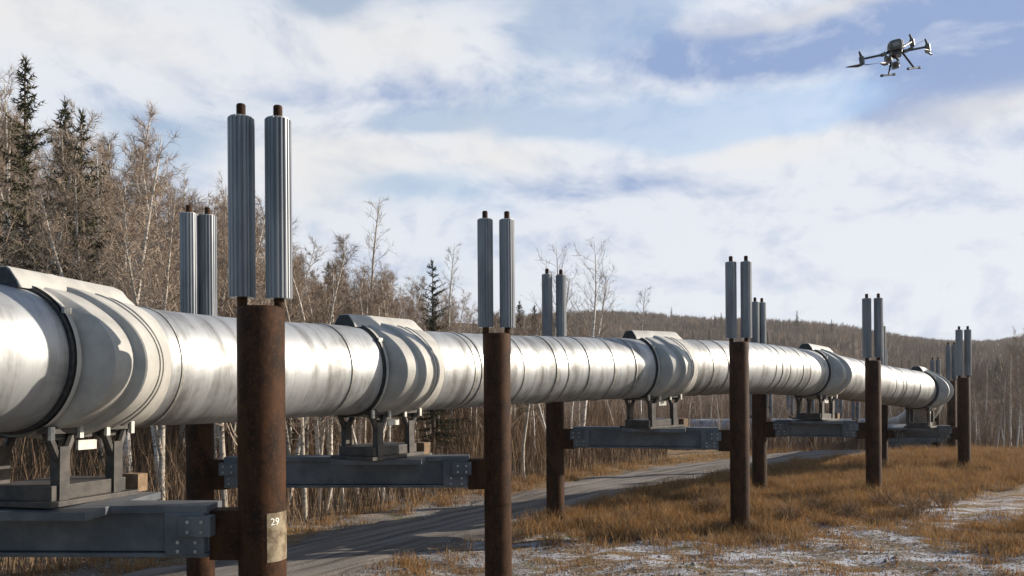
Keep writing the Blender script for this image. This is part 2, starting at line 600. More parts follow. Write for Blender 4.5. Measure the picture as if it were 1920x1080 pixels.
gx = axis_steps(-16, 26, 0.3, -3500, 3500)
gy = axis_steps(6, 46, 0.3, -300, 5000)
GX, GY = np.meshgrid(gx, gy)
GZ = terrain(GX, GY)
nv = np.stack([GX.ravel(), GY.ravel(), GZ.ravel()], 1)
nx, ny = len(gx), len(gy)
ii, jj = np.meshgrid(np.arange(nx - 1), np.arange(ny - 1))
a0 = (jj * nx + ii).ravel()
tri = np.concatenate([np.stack([a0, a0 + 1, a0 + nx + 1], 1), np.stack([a0, a0 + nx + 1, a0 + nx], 1)])
g = np_mesh('ground', nv, tri, M['ground'])
g.data.shade_smooth()
tag(g, 'frosty brown ground of the pipeline pad running to the far hills', kind='structure')


def gz(x, y):
    return float(terrain(np.array([x]), np.array([y]))[0])


# the gravel track: a sheet with uneven edges
def resample(pts, step):
    pts = np.array(pts, float)
    # Catmull-Rom
    outp = []
    P = np.vstack([2 * pts[0] - pts[1], pts, 2 * pts[-1] - pts[-2]])
    for i in range(1, len(P) - 2):
        for t in np.linspace(0, 1, 40, endpoint=False):
            p0, p1, p2, p3 = P[i - 1], P[i], P[i + 1], P[i + 2]
            outp.append(0.5 * ((2 * p1) + (-p0 + p2) * t + (2 * p0 - 5 * p1 + 4 * p2 - p3) * t * t + (-p0 + 3 * p1 - 3 * p2 + p3) * t ** 3))
    outp.append(pts[-1])
    outp = np.array(outp)
    s = np.concatenate([[0], np.cumsum(np.linalg.norm(np.diff(outp, axis=0), axis=1))])
    q = np.arange(0, s[-1], step)
    return np.stack([np.interp(q, s, outp[:, k]) for k in range(outp.shape[1])], 1), q


rp, rs = resample(ROADPX, 0.35)
mb = MB(); mb.uv = []
NW = 12
for i, p in enumerate(rp):
    t = rp[min(i + 1, len(rp) - 1)] - rp[max(i - 1, 0)]
    t = t / np.linalg.norm(t)
    nrm = np.array([-t[1], t[0]])
    wl_ = 1.75 + 0.22 * math.sin(rs[i] * 1.1) + 0.15 * math.sin(rs[i] * 2.9 + 1) + random.uniform(-.12, .12)
    wr_ = 1.75 + 0.22 * math.sin(rs[i] * 0.8 + 2) + 0.15 * math.sin(rs[i] * 3.3) + random.uniform(-.12, .12)
    for k in range(NW + 1):
        w = -wr_ + (wl_ + wr_) * k / NW
        q = p + nrm * w
        lift = 0.045 if 0 < k < NW else -0.05
        rut = -0.018 * (math.exp(-((w - .75) / .22) ** 2) + math.exp(-((w + .75) / .22) ** 2))
        mb.v.append((q[0], q[1], 0)); mb.uv.append((rs[i], w))
        mb.v[-1] = (q[0], q[1], lift + rut)
RV = np.array(mb.v)
RV[:, 2] += terrain(RV[:, 0], RV[:, 1])
mb.v = [tuple(r) for r in RV]
for i in range(len(rp) - 1):
    for k in range(NW):
        a = i * (NW + 1) + k
        mb.f.append([a, a + NW + 1, a + NW + 2, a + 1])
tag(mb.build('gravel_road', M['road'], smooth=True), 'grey gravel track running behind the pipeline', kind='structure')

# ------------------------------------------------------------------ pipeline
PD = 1.42
PR = PD / 2
CTRL = [(-520, 640, 372), (-250, 655, 318), (0, 673, 274), (233, 687, 227), (440, 694, 195), (600, 694, 172), (800, 695, 147), (960, 693.5, 129),
        (1150, 691, 114), (1290, 689.5, 104.5), (1400, 690, 96), (1490, 697, 88), (1550, 704, 82.5), (1650, 721, 73.5), (1722, 731, 69)]
pts3 = [tuple(at(x, y, PD * F / d)) for x, y, d in CTRL]
pts3 += [(18.0, 34.6, 3.15), (20.3, 39.0, 2.7), (22.2, 43.2, 2.0), (24.3, 49.0, 1.0), (26.4, 55.5, 0.3), (26.2, 60.2, 0.0), (22.5, 62.8, -0.05), (15, 64, -0.1), (4, 65, -0.1)]
PATH, PS = resample(pts3, 0.06)
PPX = np.array([proj(*p)[0] for p in PATH])
NE = int(np.argmin(np.abs(PATH[:, 1] - pts3[14][1])))


def s_at_px(x):
    i = int(np.argmin(np.abs(PPX[:NE + 40] - x)))
    return PS[i]


def frame(s):
    p = np.array([np.interp(s, PS, PATH[:, k]) for k in range(3)])
    a = np.array([np.interp(s - .15, PS, PATH[:, k]) for k in range(3)])
    c = np.array([np.interp(s + .15, PS, PATH[:, k]) for k in range(3)])
    t = Vector(c - a).normalized()
    side = t.cross(Vector((0, 0, 1))).normalized()    # towards the viewer's side
    up = side.cross(t).normalized()
    return Vector(p), t, side, up


def pipe_tube(mb, s0, s1, r, n=72, step=0.12, flare=0.0):
    ks = max(2, int((s1 - s0) / step) + 1)
    base = len(mb.v)
    if mb.uv is None: mb.uv = []
    ss = np.linspace(s0, s1, ks)
    for q, s in enumerate(ss):
        p, t, sd_, up = frame(s)
        rr = r + (flare if q == ks - 1 else 0)
        for j in range(n + 1):
            th = 2 * math.pi * j / n
            v = p + (up * math.cos(th + math.pi) + sd_ * math.sin(th + math.pi)) * rr
            mb.v.append(tuple(v)); mb.uv.append((s, th * r))
    for i in range(ks - 1):
        for j in range(n):
            a = base + i * (n + 1) + j
            mb.f.append([a, a + 1, a + n + 2, a + n + 1])
    # close the lips
    for i, rev in ((0, False), (ks - 1, True)):
        ring = [base + i * (n + 1) + j for j in range(n)]
        mb.f.append(ring if not rev else ring[::-1])
    return mb


pipeline = empty('pipeline', tuple(frame(s_at_px(600))[0] - Vector((0, 0, PR))))
tag(pipeline, 'large silver metal-jacketed pipeline winding away on raised supports', 'pipeline')
SADDLES = {'A': 18, 'B': 660, 'C': 1190, 'D': 1513, 'E': 1717}
SAD_S = {k: s_at_px(x) for k, x in SADDLES.items()}
seam_px = [-120, 255, 596, 838, 848, 932, 1001, 1022, 1062, 1111, 1150, 1296, 1324, 1413, 1425, 1440, 1463, 1478, 1590, 1606, 1643, 1658, 1665, 1692]
seams = sorted([s_at_px(x) for x in seam_px])
s_end = PS[-1]
s = s_at_px(1717) + 2.2
while s < s_end - 3:
    seams.append(s); s += 2.4 + random.uniform(-.3, .3)
edges = [0.0] + seams + [s_end - 0.2]
for i in range(len(edges) - 1):
    if edges[i + 1] - edges[i] < 0.05: continue
    mb = MB()
    pipe_tube(mb, edges[i] - (0.012 if i else 0), edges[i + 1], PR + (0.004 if i % 2 else 0.0), n=72 if i < 26 else 40, step=0.25)
    mb.build('pipe_section', M['jacket'], pipeline, smooth='auto')
for i, s in enumerate(seams):
    w = 0.020 if i % 3 else 0.042
    mb = MB()
    pipe_tube(mb, s - w, s + w, PR + 0.016, n=64 if i < 26 else 32, step=0.1)
    mb.build('joint_band', M['band'], pipeline, smooth='auto')

# ------------------------------------------------------------------ saddles
PROFILE = [(0.000, .048, 0.0), (0.055, .048, 0.0), (0.060, .012, 0.0), (0.095, .012, 0.005), (0.112, .018, 0.09), (0.150, .042, 0.285), (0.162, .048, 0.302),
           (0.18, .050, .306), (0.44, .044, 0.296), (0.450, .046, 0.298), (0.472, .086, 0.360), (0.485, .092, .368), (0.54, .092, 0.362), (0.62, .088, .342),
           (0.70, .084, .318), (0.71, .070, .304), (0.86, .064, .250), (0.865, .078, .250), (0.90, .078, .238), (0.905, .062, .234), (1.05, .050, .160), (1.055, .064, .160), (1.09, .064, .142), (1.095, .048, .138), (1.28, .038, .055), (1.46, .028, 0.0), (1.475, .004, 0.0)]


def side_bump(th):
    """th: 0 top, pi/2 side, pi bottom"""
    a = abs(th)
    d = math.degrees(a)
    g = math.exp(-((d - 93) / 37.0) ** 2)
    return g


def make_saddle(key, label):
    s0 = SAD_S[key]
    p, t, sd_, up = frame(s0 + 0.7)
    p0 = p - t * 0.7
    up_ = up

    def loc(u, r, th):
        return p0 + t * u + (up_ * math.cos(th) + sd_ * math.sin(th)) * r
    foot = p - up_ * (PR + 0.74)
    root = empty('pipe_saddle', tuple(foot))
    tag(root, label, 'pipe saddle', 'saddles clamped round the pipeline')
    n = 96
    shell = MB()
    for u, hb, hs in PROFILE:
        for j in range(n):
            th = -math.pi + 2 * math.pi * j / n
            r = PR + 0.006 + hb + hs * side_bump(th)
            shell.v.append(tuple(loc(u, r, th)))
    for i in range(len(PROFILE) - 1):
        for j in range(n):
            a = i * n + j; c = i * n + (j + 1) % n
            shell.f.append([a, c, c + n, a + n])
    sh = shell.build('saddle_shell', M['saddle'], root, smooth='auto')
    # raised ridge cover along the top
    cap = MB()
    prof = [(-0.23, PR + 0.03), (-0.20, PR + 0.03), (-0.15, PR + .005), (0.15, PR + .005), (0.20, PR + 0.03), (0.23, PR + 0.03), (0.12, PR + 0.185), (-0.12, PR + 0.185)]
    prof = [(-0.25, PR - 0.02), (0.25, PR - 0.02), (0.22, PR + 0.05), (0.13, PR + 0.165), (0.09, PR + 0.19), (-0.09, PR + 0.19), (-0.13, PR + 0.165), (-0.22, PR + 0.05)]
    stations = [(-0.16, 1.0), (0.0, 1.0), (0.34, 1.0), (0.36, 1.02), (0.42, 1.02), (0.44, 1.0), (1.30, 0.98), (1.40, 0.90), (1.50, 0.55), (1.56, 0.18)]
    for u, sc in stations:
        for x, z in prof:
            zz = PR - 0.02 + (z - PR + 0.02) * sc
            cap.v.append(tuple(p0 + t * u + sd_ * (x * (0.8 + .2 * sc)) + up_ * zz))
    k = len(prof)
    for i in range(len(stations) - 1):
        for j in range(k):
            a = i * k + j; c = i * k + (j + 1) % k
            cap.f.append([a, c, c + k, a + k])
    cap.f.append(list(range(k)))
    cap.f.append([(len(stations) - 1) * k + j for j in reversed(range(k))])
    cp = cap.build('ridge_cover', M['saddle'], root, smooth='auto')
    em = MB()  # black sheet painting the dark inside of the cover's open end
    for du in (-0.168, -0.163):
        for x, z in prof:
            em.v.append(tuple(p0 + t * du + sd_ * x * 0.93 + up_ * (PR - .015 + (z - PR + .015) * .94)))
    for j in range(k):
        em.f.append([j, (j + 1) % k, k + (j + 1) % k, k + j])
    em.f.append(list(range(k))); em.f.append([k + j for j in reversed(range(k))])
    em.build('dark_open_end', M['seal_and_end'], cp)
    # black gasket in front of the first hoop and where the tail meets the pipe
    for u0, u1, hh in ((-0.035, 0.002, 0.030), (1.476, 1.495, 0.012)):
        gk = MB()
        for u in (u0, u1):
            for j in range(n):
                th = 2 * math.pi * j / n
                gk.v.append(tuple(loc(u, PR + hh, th)))
        for j in range(n):
            gk.f.append([j, (j + 1) % n, n + (j + 1) % n, n + j])
        gk.f.append(list(range(n))); gk.f.append([n + j for j in reversed(range(n))])
        gk.build('gasket', M['seal_and_end'], root, smooth='auto')
    # latch on the first hoop
    la = MB()
    rot = Matrix((tuple(t), tuple(sd_), tuple(up_))).transposed()
    q = loc(0.03, PR + 0.06, math.radians(52))
    la.box(q, (0.09, 0.03, 0.06), rot)
    la.build('latch', M['band'], root)
    # Y-shaped legs, cross plates and the sliding base
    zb = foot.z
    for u in (0.22, 0.98):
        for x in (-0.36, 0.36):
            lg = MB()
            q = p0 + t * u + sd_ * x
            lg.box((q.x, q.y, zb + 0.32), (0.13, 0.11, 0.56), rot)
            for sgn in (-1, 1):
                c0 = q + t * (sgn * 0.02); c0.z = zb + 0.45
                c1 = q + t * (sgn * 0.17); c1.z = zb + 0.74
                lg.tube([c0, c1], 0.045, 8)
            # head plate that touches the shell
            lg.box((q.x, q.y, zb + 0.765), (0.46, 0.12, 0.07), rot)
            lg.build('leg', M['shoe'], root)
            for sgn in (-1, 1):
                bb = MB()
                c = q + t * (sgn * 0.19) + sd_ * (0.075 if x > 0 else -0.075)
                bb.box((c.x, c.y, zb + 0.74), (0.05, 0.035, 0.13), rot)
                bb.build('bolt', M['bolt'], root)
    bp = MB()
    q = p0 + t * 0.6
    bp.box((q.x, q.y, zb + 0.028), (1.25, 0.95, 0.055), rot)
    bp.box((q.x, q.y, zb + 0.13), (1.05, 0.78, 0.15), rot)
    bp.build('base_plate', M['shoe'], root, bevel=0.006)
    cb = MB()
    for x in (-0.30, 0.30):
        c = q + sd_ * x
        cb.box((c.x, c.y, zb + 0.695), (1.02, 0.05, 0.05), rot)
    cb.build('cross_bar', M['shoe'], root)
    lp = MB()
    c = q + sd_ * 0.34
    lp.box((c.x, c.y, zb + 0.59), (0.26, 0.03, 0.10), rot)
    lp.build('load_plate', M['bolt'], root)
    wb = MB()
    c = q + t * 0.78 + sd_ * 0.30
    wb.box((c.x, c.y, zb + 0.10), (0.16, 0.22, 0.20), rot)
    wb.build('stop_block', M['wood'], root)
    return root, foot


sad_labels = {
    'A': 'largest pipe saddle, cut by the left edge, nearest along the pipeline',
    'B': 'pipe saddle between the tall near pile and the second pile, its ridge against the birches',
    'C': 'pipe saddle at mid pipeline just left of the third near pile, hills behind',
    'D': 'small pipe saddle between the third and fourth near piles',
    'E': 'smallest pipe saddle at the far bend where the pipeline turns out of sight',
}
FEET = {}
for k in 'ABCDE':
    _, FEET[k] = make_saddle(k, sad_labels[k])

# ------------------------------------------------------------------ supports
FIN_PROFILE = []
NBL = 18
for kk in range(NBL):
    a = 2 * math.pi * kk / NBL
    for r, da in ((0.120, -0.140), (0.1295, -0.095), (0.132, 0.0), (0.1295, 0.095), (0.120, 0.140)):
        FIN_PROFILE.append((r * math.cos(a + da), r * math.sin(a + da)))


def radiator(parent, x, y, z_pile, z0, z1, ztop, wide=1.0):
    mb = MB()
    mb.prism([(x + a * wide, y + c * wide) for a, c in FIN_PROFILE], z0, z1)
    r = mb.build('radiator', M['fin'], parent)
    hp = MB()
    hp.tube([(x, y, z_pile - 0.35), (x, y, z0 + 0.02)], 0.052, 14)
    hp.build('heat_pipe_stem', M['rust'], r, smooth='auto')
    tp = MB()
    tp.tube([(x, y, z1 - 0.02), (x, y, ztop - 0.012), (x, y, ztop)], [0.046, 0.046, 0.036], 14)
    tp.build('heat_pipe_tip', M['rust'], r, smooth='auto')
    cp = MB()
    cp.tube([(x, y, z1 - 0.004), (x, y, z1 + 0.012)], 0.118, 20)
    cp.build('end_cap', M['bolt'], r, smooth='auto')


def pile(parent, x, y, ztop, R=0.2285, fin_rot=0.0, half=0.185, fins=True, fin0=0.09, finL=1.82, wide=1.0):
    zb = gz(x, y) - 0.35
    mb = MB()
    mb.tube([(x, y, zb), (x, y, ztop - 0.05), (x, y, ztop - 0.016), (x, y, ztop)], [R, R, R - 0.012, R - 0.04], 40)
    pl = mb.build('pile', M['rust'], parent, smooth='auto')
    ring = MB()
    ring.tube([(x, y, 1.55), (x, y, 1.59)], R + 0.008, 40)
    ring.build('weld_ring', M['rust'], pl, smooth='auto')
    if fins:
        for sgn in (-1, 1):
            dx, dy = math.cos(fin_rot) * half * sgn, math.sin(fin_rot) * half * sgn
            j = random.uniform(-0.012, 0.012)
            radiator(parent, x + dx, y + dy, ztop, ztop + fin0 + j, ztop + fin0 + finL + j, ztop + fin0 + finL + 0.15 + j, wide)
    return pl


def ibeam(parent, a, c, ztop, h=0.52, w=0.38):
    """box girder with top and bottom flanges from a to c (xy)"""
    a = Vector((a[0], a[1], 0)); c = Vector((c[0], c[1], 0))
    d = (c - a); L = d.length; d.normalize()
    nrm = Vector((-d.y, d.x, 0))
    rot = Matrix((tuple(d), tuple(nrm), (0, 0, 1))).transposed()
    mid = (a + c) / 2
    web = MB()
    web.box((mid.x, mid.y, ztop - h / 2), (L, w - 0.12, h - 0.10), rot)
    wb = web.build('crossbeam', M['beam'], parent, bevel=0.008)
    for zz, hh, nm in ((ztop - 0.04, 0.08, 'top_flange'), (ztop - h + 0.022, 0.045, 'bottom_flange')):
        fl = MB()
        fl.box((mid.x, mid.y, zz), (L, w, hh), rot)
        fl.build(nm, M['beam'], wb, bevel=0.006)
    for e, sgn in ((a, 1), (c, -1)):
        q = e + d * (0.22 * sgn)
        br = MB()
        br.box((q.x, q.y, ztop - h / 2 - 0.02), (0.40, w + 0.05, h - 0.10), rot)
        br.build('end_plate', M['beam'], wb, bevel=0.008)
        q2 = e + d * (0.10 * sgn)
        b2 = MB()
        b2.box((q2.x, q2.y, ztop - 0.20), (0.32, w + 0.14, 0.21), rot)
        b2.build('end_bracket', M['beam'], wb, bevel=0.008)
        fr_ = -1.0 if nrm.y > 0 else 1.0
        for ox, oz in ((0.10, -0.36), (0.28, -0.36), (0.10, -0.45), (0.28, -0.45), (0.02, -0.15), (0.02, -0.25), (0.16, -0.15), (0.16, -0.25)):
            deep = (w + 0.14) / 2 if oz > -0.3 else (w + 0.05) / 2
            q3 = e + d * (ox * sgn) + nrm * (fr_ * deep)
            bt_ = MB()
            bt_.tube([(q3.x, q3.y, ztop + oz), (q3.x + nrm.x * fr_ * .018, q3.y + nrm.y * fr_ * .018, ztop + oz)], 0.019, 6)
            bt_.build('bolt', M['band'], wb)
    return wb


def saddle_ring(parent, x, y, ztop, R, d):
    """heavy lug that ties the beam end to the pile"""
    mb = MB()
    q = Vector((x, y, ztop - 0.31)) + d * (R + 0.09)
    nrm = Vector((-d.y, d.x, 0))
    rot = Matrix((tuple(d), tuple(nrm), (0, 0, 1))).transposed()
    mb.box(q, (0.36, 0.24, 0.5), rot)
    mb.build('collar_lug', M['rust'], parent, bevel=0.01)


SUP = [
    # key, near px, near Y, far px/X, far Y, pile-top pixel near, far top z, fin rotations
    ('A', ('px', 490), 8.15, ('X', -8.6), 8.45, 575, 4.42, (0.05, 0.4), 'pipe support at left with the tallest near pile, its beam cut by the left edge'),
    ('B', ('px', 932), 13.55, ('px', 374), 13.75, 625, 4.62, (0.03, 0.55), 'second pipe support from the left, near pile at the middle, far pile behind the saddle'),
    ('C', ('px', 1386), 19.2, ('px', 1040), 20.3, 641, 4.42, (0.05, 0.15), 'third pipe support from the left, near pile in the dry grass edge'),
    ('D', ('px', 1637), 24.6, ('px', 1423), 25.7, 676, 4.22, (0.05, 0.5), 'fourth pipe support from the left, near pile standing in orange grass'),
    ('E', ('px', 1807), 32.0, ('px', 1653), 33.3, 708, 3.95, (0.1, 0.9), 'rightmost big pipe support, by the last saddle at the bend'),
]
for key, nn, ny_, ff, fy, ntop, ftop, rots, lab in SUP:
    foot = FEET[key]
    nxw = (nn[1] - CX) / F * ny_
    fxw = ff[1] if ff[0] == 'X' else (ff[1] - CX) / F * fy
    ztopn = at(nn[1], ntop, ny_).z
    ztop_b = foot.z
    root = empty('pipe_support', ((nxw + fxw) / 2, (ny_ + fy) / 2, gz((nxw + fxw) / 2, (ny_ + fy) / 2)))
    tag(root, lab, 'pipe support', 'pile and beam supports under the pipeline')
    Rn = 0.235 if key == 'A' else 0.2285
    pn = pile(root, nxw, ny_, ztopn, Rn, rots[0])
    pile(root, fxw, fy, ftop, 0.2285, rots[1], half=0.15 if key in 'BD' else 0.18, wide=1.14 if key == 'B' else 1.0)
    d = Vector((nxw - fxw, ny_ - fy, 0)).normalized()
    g0 = 0.26
    ibeam(root, (fxw + d.x * (0.2285 + g0), fy + d.y * (0.2285 + g0)), (nxw - d.x * (Rn + g0), ny_ - d.y * (Rn + g0)), ztop_b)
    # the sliding saddle sits behind or in front of the beam axis: bearing plate carries it
    bx_ = MB()
    ymid = (ny_ + fy) / 2
    tt = (foot.x - fxw) / (nxw - fxw)
    yb = fy + (ny_ - fy) * tt
    rot = Matrix((tuple(d), (-d.y, d.x, 0), (0, 0, 1))).transposed()
    bx_.box((foot.x, (foot.y + yb) / 2, ztop_b - 0.045), (1.5, abs(foot.y - yb) + 1.2, 0.084), rot)
    bx_.build('bearing_plate', M['beam'], root, bevel=0.006)
    saddle_ring(root, nxw, ny_, ztop_b, Rn, -d)
    saddle_ring(root, fxw, fy, ztop_b, 0.2285, d)
    if key == 'A':
        # faded paint patch with the stencilled number on the lit side of the pile
        pa = MB()
        za, zc = at(520, 1047, ny_).z, at(520, 957, ny_).z
        na = 14
        for q, zz in enumerate((za, zc)):
            for j in range(na + 1):
                th = math.radians(-62 + 104 * j / na)
                pa.v.append((nxw + (Rn + 0.003) * math.cos(th), ny_ + (Rn + 0.003) * math.sin(th), zz))
        for j in range(na):
            pa.f.append([j, j + 1, na + 2 + j, na + 1 + j])
        pch = pa.build('paint_patch', M['plate'], pn, smooth=True)
        cu = bpy.data.curves.new('number', 'FONT')
        cu.body = '29'; cu.size = 0.10; cu.align_x = 'CENTER'
        tmp = bpy.data.objects.new('number_tmp', cu); COL.objects.link(tmp)
        bpy.context.view_layer.update()
        me = tmp.to_mesh()
        nm = MB()
        zt = at(525, 979, ny_).z
        for v in me.vertices:
            th = math.radians(-42) + v.co.x / Rn
            nm.v.append((nxw + (Rn + 0.006) * math.cos(th), ny_ + (Rn + 0.006) * math.sin(th), zt + v.co.y))
        for pp in me.polygons:
            nm.f.append(list(pp.vertices))
        tmp.to_mesh_clear()
        bpy.data.objects.remove(tmp)
        nm.build('stencilled_number', M['paint'], pn)

# supports beyond the bend
def far_support(a, c, za, zc, zbeam, lab, fins=(True, True)):
    root = empty('pipe_support', ((a[0] + c[0]) / 2, (a[1] + c[1]) / 2, gz((a[0] + c[0]) / 2, (a[1] + c[1]) / 2)))
    tag(root, lab, 'pipe support', 'pile and beam supports under the pipeline')
    d = Vector((c[0] - a[0], c[1] - a[1], 0)).normalized()
    pile(root, a[0], a[1], za, fin_rot=0.1, fins=fins[0])
    pile(root, c[0], c[1], zc, fin_rot=0.2, fins=fins[1])
    ibeam(root, (a[0] + d.x * .4, a[1] + d.y * .4), (c[0] - d.x * .4, c[1] - d.y * .4), zbeam)
    s = PS[NE + 20 + int(np.argmin(np.hypot(PATH[NE + 20:, 0] - (a[0] + c[0]) / 2, PATH[NE + 20:, 1] - (a[1] + c[1]) / 2)))]
    p, t, sd_, up = frame(s)
    sh = MB()
    rot = Matrix((tuple(t), tuple(sd_), tuple(up))).transposed()
    hgt = p.z - PR - zbeam + 0.1
    for u in (-.3, .3):
        for x in (-.3, .3):
            q = p + t * u + sd_ * x
            sh.box((q.x, q.y, zbeam + hgt / 2), (0.13, 0.11, hgt + .1), rot)
    sh.box((p.x, p.y, zbeam + 0.03), (1.2, .9, .06), rot)
    sh.build('pipe_shoe', M['shoe'], root)
    lp = MB()
    lp.box((p.x, p.y - 0.5, zbeam + hgt * .55), (0.42, .05, .22))
    lp.build('load_plate', M['bolt'], root)


def fx(px, Y):
    return (px - CX) / F * Y


far_support((fx(1663, 43), 43.6), (fx(1784, 43), 43.0), 3.35, 3.55, 0.78, 'slim pipe support seen between the far bend and the rightmost big pile')
far_support((fx(1625, 47.5), 46.9), (fx(1754, 46.5), 46.5), 2.6, 2.85, 0.22, 'pipe support behind the far bend, pale radiators just above the pipeline')
far_support((25.4, 59.2), (25.9, 63.4), 0.75, 0.8, -1.12, 'low far pipe support glimpsed beneath the fourth crossbeam, rightmost of three')
far_support((22.6, 60.6), (22.6, 65.0), 0.75, 0.8, -1.16, 'low far pipe support glimpsed beneath the fourth crossbeam, middle of three')
far_support((19.6, 61.2), (19.6, 65.4), 0.75, 0.8, -1.18, 'low far pipe support glimpsed beneath the fourth crossbeam, leftmost of three')

# ------------------------------------------------------------------ trees
def tube_np(pts, radii, n, V, T):
    """append a tapered tube to python lists of verts/tris"""
    k = len(V)
    ref = np.array([1.0, 0.2, 0.1])
    P = np.array(pts)
    for i in range(len(P)):
        t = P[min(i + 1, len(P) - 1)] - P[max(i - 1, 0)]
        t = t / (np.linalg.norm(t) + 1e-9)
        a = ref - t * (ref @ t); a /= np.linalg.norm(a) + 1e-9
        c = np.cross(t, a)
        for j in range(n):
            th = 2 * math.pi * j / n
            V.append(P[i] + radii[i] * (a * math.cos(th) + c * math.sin(th)))
    for i in range(len(P) - 1):
        for j in range(n):
            a0 = k + i * n + j; a1 = k + i * n + (j + 1) % n
            T.append((a0, a1, a1 + n)); T.append((a0, a1 + n, a0 + n))


def blade(p, d, L, w, V, T):
    s = np.cross(d, rng.normal(size=3)); s /= np.linalg.norm(s) + 1e-9
    k = len(V)
    V.append(p - s * w); V.append(p + s * w); V.append(p + d * L)
    T.append((k, k + 1, k + 2))


def unit(v):
    return v / (np.linalg.norm(v) + 1e-9)


def make_birch(spread=1.0, nb_=46, low=0.28, lean=0.05, fork=False, twigs=9, droop=0.0, twigmat='twig'):
    """bare birch, 10 m tall"""
    root = empty('birch_tree', (0, 0, -500))
    V, T = [], []
    n = 14
    pos = np.array([0.0, 0.0, -0.25]); d = unit(np.array([rng.normal() * lean, rng.normal() * lean, 1.0]))
    line, rad = [], []
    for i in range(n + 1):
        t = i / n
        line.append(pos.copy()); rad.append(0.100 * (1 - t) ** 0.8 + 0.008)
        d = unit(d + np.array([rng.normal() * .035, rng.normal() * .035, 0.03]))
        pos = pos + d * (10.25 / n)
    tube_np(line, rad, 7, V, T)
    axes = [(line, rad)]
    if fork:
        k = int(n * rng.uniform(.2, .4))
        p = line[k].copy(); dd = unit(np.array([rng.normal() * .3, rng.normal() * .3, 1.0]))
        l2, r2 = [], []
        for i in range(n - k):
            t = i / (n - k)
            l2.append(p.copy()); r2.append(rad[k] * .75 * (1 - t) ** .8 + .006)
            dd = unit(dd + np.array([rng.normal() * .03, rng.normal() * .03, .08])); p = p + dd * (9.3 / n)
        tube_np(l2, r2, 6, V, T)
        axes.append((l2, r2))
    np_mesh('trunk', V, T, M['bark'], root).data.shade_smooth()
    V, T = [], []
    for line, rad in axes:
        m_ = len(line) - 1
        for q in range(nb_):
            t = low + (0.97 - low) * (q + rng.random()) / nb_
            i = min(int(t * m_), m_ - 1); f = t * m_ - i
            p = line[i] * (1 - f) + line[i + 1] * f
            az = q * 2.399 + rng.normal() * .4
            el = math.radians(rng.uniform(28, 62))
            L = spread * (2.0 * (1 - t) ** 0.8 + 0.45) * rng.uniform(.6, 1.15)
            dd = np.array([math.cos(az) * math.cos(el), math.sin(az) * math.cos(el), math.sin(el)])
            br = [p.copy()]; cur = p.copy(); dirs = [dd]
            for _ in range(4):
                dd = unit(dd + np.array([rng.normal() * .16, rng.normal() * .16, rng.normal() * .1 + 0.10 - droop]))
                cur = cur + dd * L / 4; br.append(cur.copy()); dirs.append(dd)
            r0 = max(0.010, 0.022 * (1 - t) + .008)
            tube_np(br, np.linspace(r0, .005, 5), 3, V, T)
            for w in range(7):
                u = rng.uniform(.2, 1.0) * 4
                a = min(int(u), 3); ff = u - a
                sp = br[a] * (1 - ff) + br[a + 1] * ff
                sdv = unit(dirs[a] + rng.normal(size=3) * .55 + np.array([0, 0, .1 - droop]))
                sl = L * rng.uniform(.22, .5)
                blade(sp, sdv, sl, 0.007, V, T)
                for _ in range(twigs):
                    g_ = rng.uniform(.2, 1)
                    blade(sp + sdv * sl * g_, unit(sdv + rng.normal(size=3) * .6 + np.array([0, 0, -droop])), rng.uniform(.14, .42), 0.0055, V, T)
    np_mesh('crown', V, T, M[twigmat], root)
    return root


def make_spruce(rmax=1.5, rag=0.35, full=1.0):
    """spruce, 10 m tall"""
    root = empty('spruce_tree', (0, 0, -500))
    V, T = [], []
    tube_np([np.array([0, 0, -.25]), np.array([.02, 0, 5.0]), np.array([0, .02, 9.9])], [.13, .08, .012], 7, V, T)
    np_mesh('trunk', V, T, M['trunk'], root).data.shade_smooth()
    V, T = [], []
    nw = 44
    for w in range(nw):
        t = 0.06 + 0.93 * w / nw
        for q in range(7 if t < .8 else 5):
            az = rng.uniform(0, 2 * math.pi)
            L = (rmax * (1 - t) ** 0.8 + .12) * rng.uniform(1 - rag, 1 + rag * .6)
            if rng.random() > full: continue
            droop = 0.35 - 0.75 * t
            d = unit(np.array([math.cos(az), math.sin(az), -droop]))
            p = np.array([0, 0, 10 * t + rng.normal() * .05])
            k = max(4, int(L * 11))
            for i in range(k):
                u = (i + .5) / k
                c = p + d * L * u + np.array([0, 0, 0.16 * L * u * u])
                for _ in range(4):
                    dd = unit(d * .5 + rng.normal(size=3) * .75 + np.array([0, 0, -.15]))
                    blade(c, dd, rng.uniform(.10, .26) * (1.1 - .5 * u), 0.022, V, T)
            blade(p, d, L * 1.05, 0.014, V, T)
    for _ in range(30):
        blade(np.array([0, 0, 9.7 + rng.random() * .3]), unit(rng.normal(size=3) * .5 + np.array([0, 0, 1])), .25, .02, V, T)
    np_mesh('crown', V, T, M['needle'], root)
    return root


birches = [make_birch(1.0, 46, .30), make_birch(.8, 44, .38, .07), make_birch(1.1, 40, .25, .06, fork=True), make_birch(.7, 50, .42, .03),
           make_birch(.95, 48, .22, .09, twigs=9), make_birch(1.2, 44, .33, .05, fork=True, droop=.06)]
lacy = [make_birch(.9, 30, .38, .03, twigs=4, twigmat='palebush'), make_birch(1.45, 30, .22, .07, fork=True, twigs=4, twigmat='palebush')]
spruces = [make_spruce(1.35, .45), make_spruce(1.7, .5, .85), make_spruce(1.1, .4), make_spruce(2.1, .5, .8), make_spruce(1.6, .55, .85)]
protos = birches + lacy + spruces
used = {id(p): False for p in protos}


